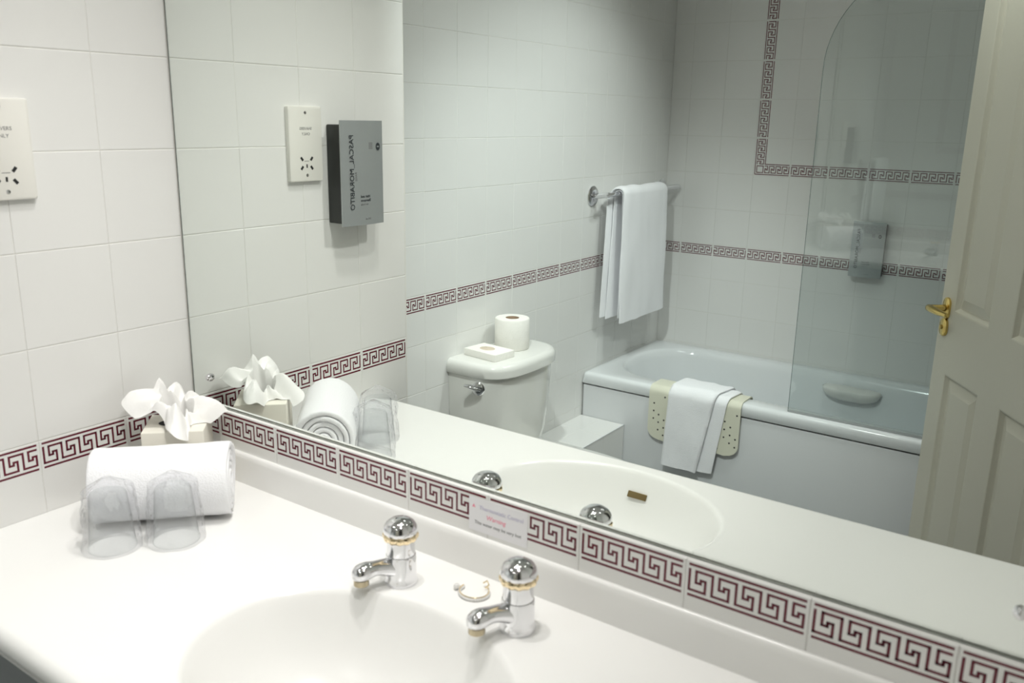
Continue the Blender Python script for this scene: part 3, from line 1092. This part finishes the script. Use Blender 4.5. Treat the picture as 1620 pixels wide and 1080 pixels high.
cb = MB()
rings = []
for z, sc in ((0.43, 0.80), (0.436, 0.86), (0.50, 0.93), (0.62, 0.98), (H - 0.135, 1.0)):
    rings.append(dshape(0.200 * sc, 0.183 * sc, z))
cb.loft(rings, cap=True)
cis = cb.build('cistern', M['ceramic'], wc, smooth=50)
lb = MB()
zt = H - 0.097
rings = [dshape(0.205, 0.185, zt - 0.047), dshape(0.212, 0.191, zt - 0.042)]
for k in range(7):
    a = math.pi / 2 * k / 6
    i = 0.020 * (1 - math.cos(a))
    rings.append(dshape(0.213 - i, 0.192 - i, zt - 0.022 * (1 - math.sin(a))))
lb.loft(rings, cap=True)
lb.build('cistern_lid', M['ceramic'], wc, smooth=50)
LVX, LVY, LVZ = 0.116, 0.176, H - 0.176
lev = MB()
lev.lathe([(0.017, 0.0), (0.0165, 0.004), (0.012, 0.0075), (0.008, 0.009), (0.008, 0.016), (0.001, 0.0165)], (0, 0, 0), 28, 'x')
lev.tube([(0.013, -0.004, 0.0), (0.016, 0.008, 0.005), (0.017, 0.022, 0.010), (0.016, 0.034, 0.011)], [0.0075, 0.0090, 0.0088, 0.005], 14, flat=0.55)
lo = lev.build('flush_lever', M['chrome'], wc)
lo.location = (LVX, LVY, LVZ)
lo.rotation_euler = (0, 0, math.radians(58))
lo.scale = (1.3, 1.3, 1.3)
# pan, seat and seat cover
pan = MB()
rings = []
for z, d, hw, bk in ((0.0, 0.47, 0.105, 0.02), (0.02, 0.47, 0.105, 0.02), (0.12, 0.43, 0.095, 0.02), (0.25, 0.50, 0.13, 0.02), (0.34, 0.60, 0.172, 0.02), (0.385, 0.625, 0.182, 0.02), (0.395, 0.62, 0.178, 0.02)):
    rings.append(dshape(d, hw, z, back=bk, ex=0.55, ey=0.95))
pan.loft(rings, cap=True)
pan.build('pan', M['ceramic'], wc, smooth=50)
for nm, z0, z1, d, hw in (('seat', 0.3955, 0.415, 0.635, 0.187), ('seat_cover', 0.4155, 0.430, 0.63, 0.185)):
    s = MB()
    s.loft([dshape(d - 0.006, hw - 0.006, z0, back=0.19, ex=0.55, ey=0.95), dshape(d, hw, (z0 + z1) / 2, back=0.19, ex=0.55, ey=0.95), dshape(d - 0.008, hw - 0.008, z1, back=0.19, ex=0.55, ey=0.95)], cap=True)
    s.build(nm, M['ceramic'], wc, smooth=50)

# toilet roll and soap carton on the cistern lid
tp = thing('toilet_roll', 'spare white toilet roll standing on the cistern lid', 'toilet roll', (-0.222, -1.345, zt))
MB().lathe([(0.023, 0.001), (0.0545, 0.0005), (0.057, 0.004), (0.057, 0.097), (0.0545, 0.1005), (0.0225, 0.1008)], n=48).build('paper', M['rollpaper'], tp)
MB().lathe([(0.0228, 0.0008), (0.0228, 0.1004), (0.0212, 0.1004), (0.0212, 0.0008), (0.0228, 0.0008)], n=32).build('core', M['core'], tp)
sb = thing('soap_carton', 'flat white carton with a round brown window beside the toilet roll', 'carton', (-0.218, -1.215, zt), math.radians(6))
MB().bbox(-0.066, 0.066, -0.046, 0.046, 0.0004, 0.0225, 0.0012).build('carton', M['rollpaper'], sb)
MB().lathe([(0.027, 0.0), (0.0262, 0.0006), (0.0003, 0.0006)], (-0.008, 0.0, 0.0224), 32, sy=0.8).build('window', mat('tan_soap', (0.62, 0.52, 0.42), rough=0.6), sb)

# ---------------------------------------------------------------- door standing open against the bath
TH = math.radians(33)
dl = (math.sin(TH), math.cos(TH))                   # from latch edge towards the hinge (x, y)
DW, DH, DT = 0.70, 1.985, 0.036
LX, LY = 0.952, -1.905
door = tag(link('door_1', None, None, (LX, LY, 0.006), math.atan2(dl[1], dl[0])), 'cream four-panel door standing open beside the bath, brass lever handle', 'door', kind='structure')
door.empty_display_size = 0.05
# local: x from latch to hinge, +y is the face seen in the mirror, z up
fx = 0.078
PWD = 0.206
sx = [0.0, fx + 0.002, fx + 0.002 + PWD, 0.40, 0.40 + PWD, DW]
zl0, zl1, zu0, zu1 = 0.20, H - 0.006 - 0.074, H - 0.006 + 0.111, 1.90


def dpart(nm, x0, x1, z0, z1):
    return MB().box(x0, x1, -DT, 0, z0, z1).build(nm, M['doorpaint'], door, smooth=0)


dpart('stile', sx[0], sx[1], 0, DH)
dpart('stile', sx[4], sx[5], 0, DH)
dpart('rail', sx[1], sx[4], 0, zl0)
dpart('rail', sx[1], sx[4], zl1, zu0)
dpart('rail', sx[1], sx[4], zu1, DH)
dpart('muntin', sx[2], sx[3], zl0, zl1)
dpart('muntin', sx[2], sx[3], zu0, zu1)
for (x0, x1) in ((sx[1], sx[2]), (sx[3], sx[4])):
    for (z0, z1) in ((zl0, zl1), (zu0, zu1)):
        mb = MB()
        def ring(i, y):
            return [(x0 + i, y, z0 + i), (x1 - i, y, z0 + i), (x1 - i, y, z1 - i), (x0 + i, y, z1 - i)]
        prof = [(0, 0), (0.004, -0.001), (0.009, -0.007), (0.014, -0.0115), (0.018, -0.0115), (0.045, -0.003), (0.047, -0.003)]
        mb.loft([ring(i, y) for i, y in prof], cap1=True)
        mb.loft([ring(i, -DT - y) for i, y in prof], cap1=True)
        mb.build('panel', M['doorpaint'], door, smooth=0)
hz = H - 0.006 + 0.115
hx = 0.042
hd = MB()
rs = [[(p[0] + hx, w, p[1] + hz) for p in rrect(0, 0, a, b, min(a, b), 8, 0)] for w, a, b in ((0.0002, 0.020, 0.032), (0.006, 0.020, 0.032), (0.009, 0.016, 0.028))]
hd.loft(rs, cap=True)
hroot = hd.build('handle_rose', M['brass'], door)
MB().lathe([(0.0105, 0.0095), (0.0095, 0.03), (0.0095, 0.048)], (hx, 0, hz), 20, 'y', cap1=True).build('spindle', M['brass'], hroot)
MB().tube([(hx - 0.012, 0.052, hz), (hx, 0.055, hz), (hx + 0.03, 0.056, hz), (hx + 0.07, 0.055, hz), (hx + 0.105, 0.05, hz)], [0.007, 0.0105, 0.0105, 0.0095, 0.006], 18, flat=1.0).build('lever', M['brass'], hroot)
es = MB()
es.loft([[(p[0] + hx, w, p[1] + hz - 0.057) for p in rrect(0, 0, a, b, min(a, b), 8, 0)] for w, a, b in ((0.0002, 0.020, 0.027), (0.007, 0.020, 0.027), (0.010, 0.016, 0.023))], cap=True)
eo = es.build('escutcheon', M['brass'], door)
MB().lathe([(0.007, 0.010), (0.006, 0.015), (0.0005, 0.0155)], (hx, 0, hz - 0.057), 20, 'y').build('turn_knob', M['brass'], eo)
for z in (0.22, 1.0, 1.78):
    MB().lathe([(0.006, -0.045), (0.006, 0.045)], (DW + 0.006, -0.004, z), 12, cap0=True, cap1=True).build('hinge', M['brass'], door)

# ---------------------------------------------------------------- downlights and added fill spots
for (x, y, wts, ang, blend, colr, lab, aim) in DOWNLIGHTS_AND_FILLS:
    d = thing('downlight_or_fill', lab, 'downlight', (x, y, H + ZC), 0, 'ceiling downlights')
    MB().lathe([(0.044, -0.0002), (0.043, -0.004), (0.036, -0.006), (0.033, -0.001)], n=32).build('trim_ring', M['chrome'], d)
    MB().lathe([(0.0335, -0.0012), (0.0002, -0.0012)], n=32).build('lens', M['lens'], d)
    L = bpy.data.lights.new('ceiling_beam', 'SPOT')
    L.energy = wts
    L.color = colr
    L.spot_size = math.radians(ang)
    L.spot_blend = blend
    L.shadow_soft_size = 0.03
    lo = link('ceiling_beam', L, d)
    lo.location = (0, 0, -0.045)
    if aim:
        v = Vector((aim[0] - x, aim[1] - y, aim[2] - ZC + 0.045))
        lo.rotation_euler = v.to_track_quat('-Z', 'Y').to_euler()
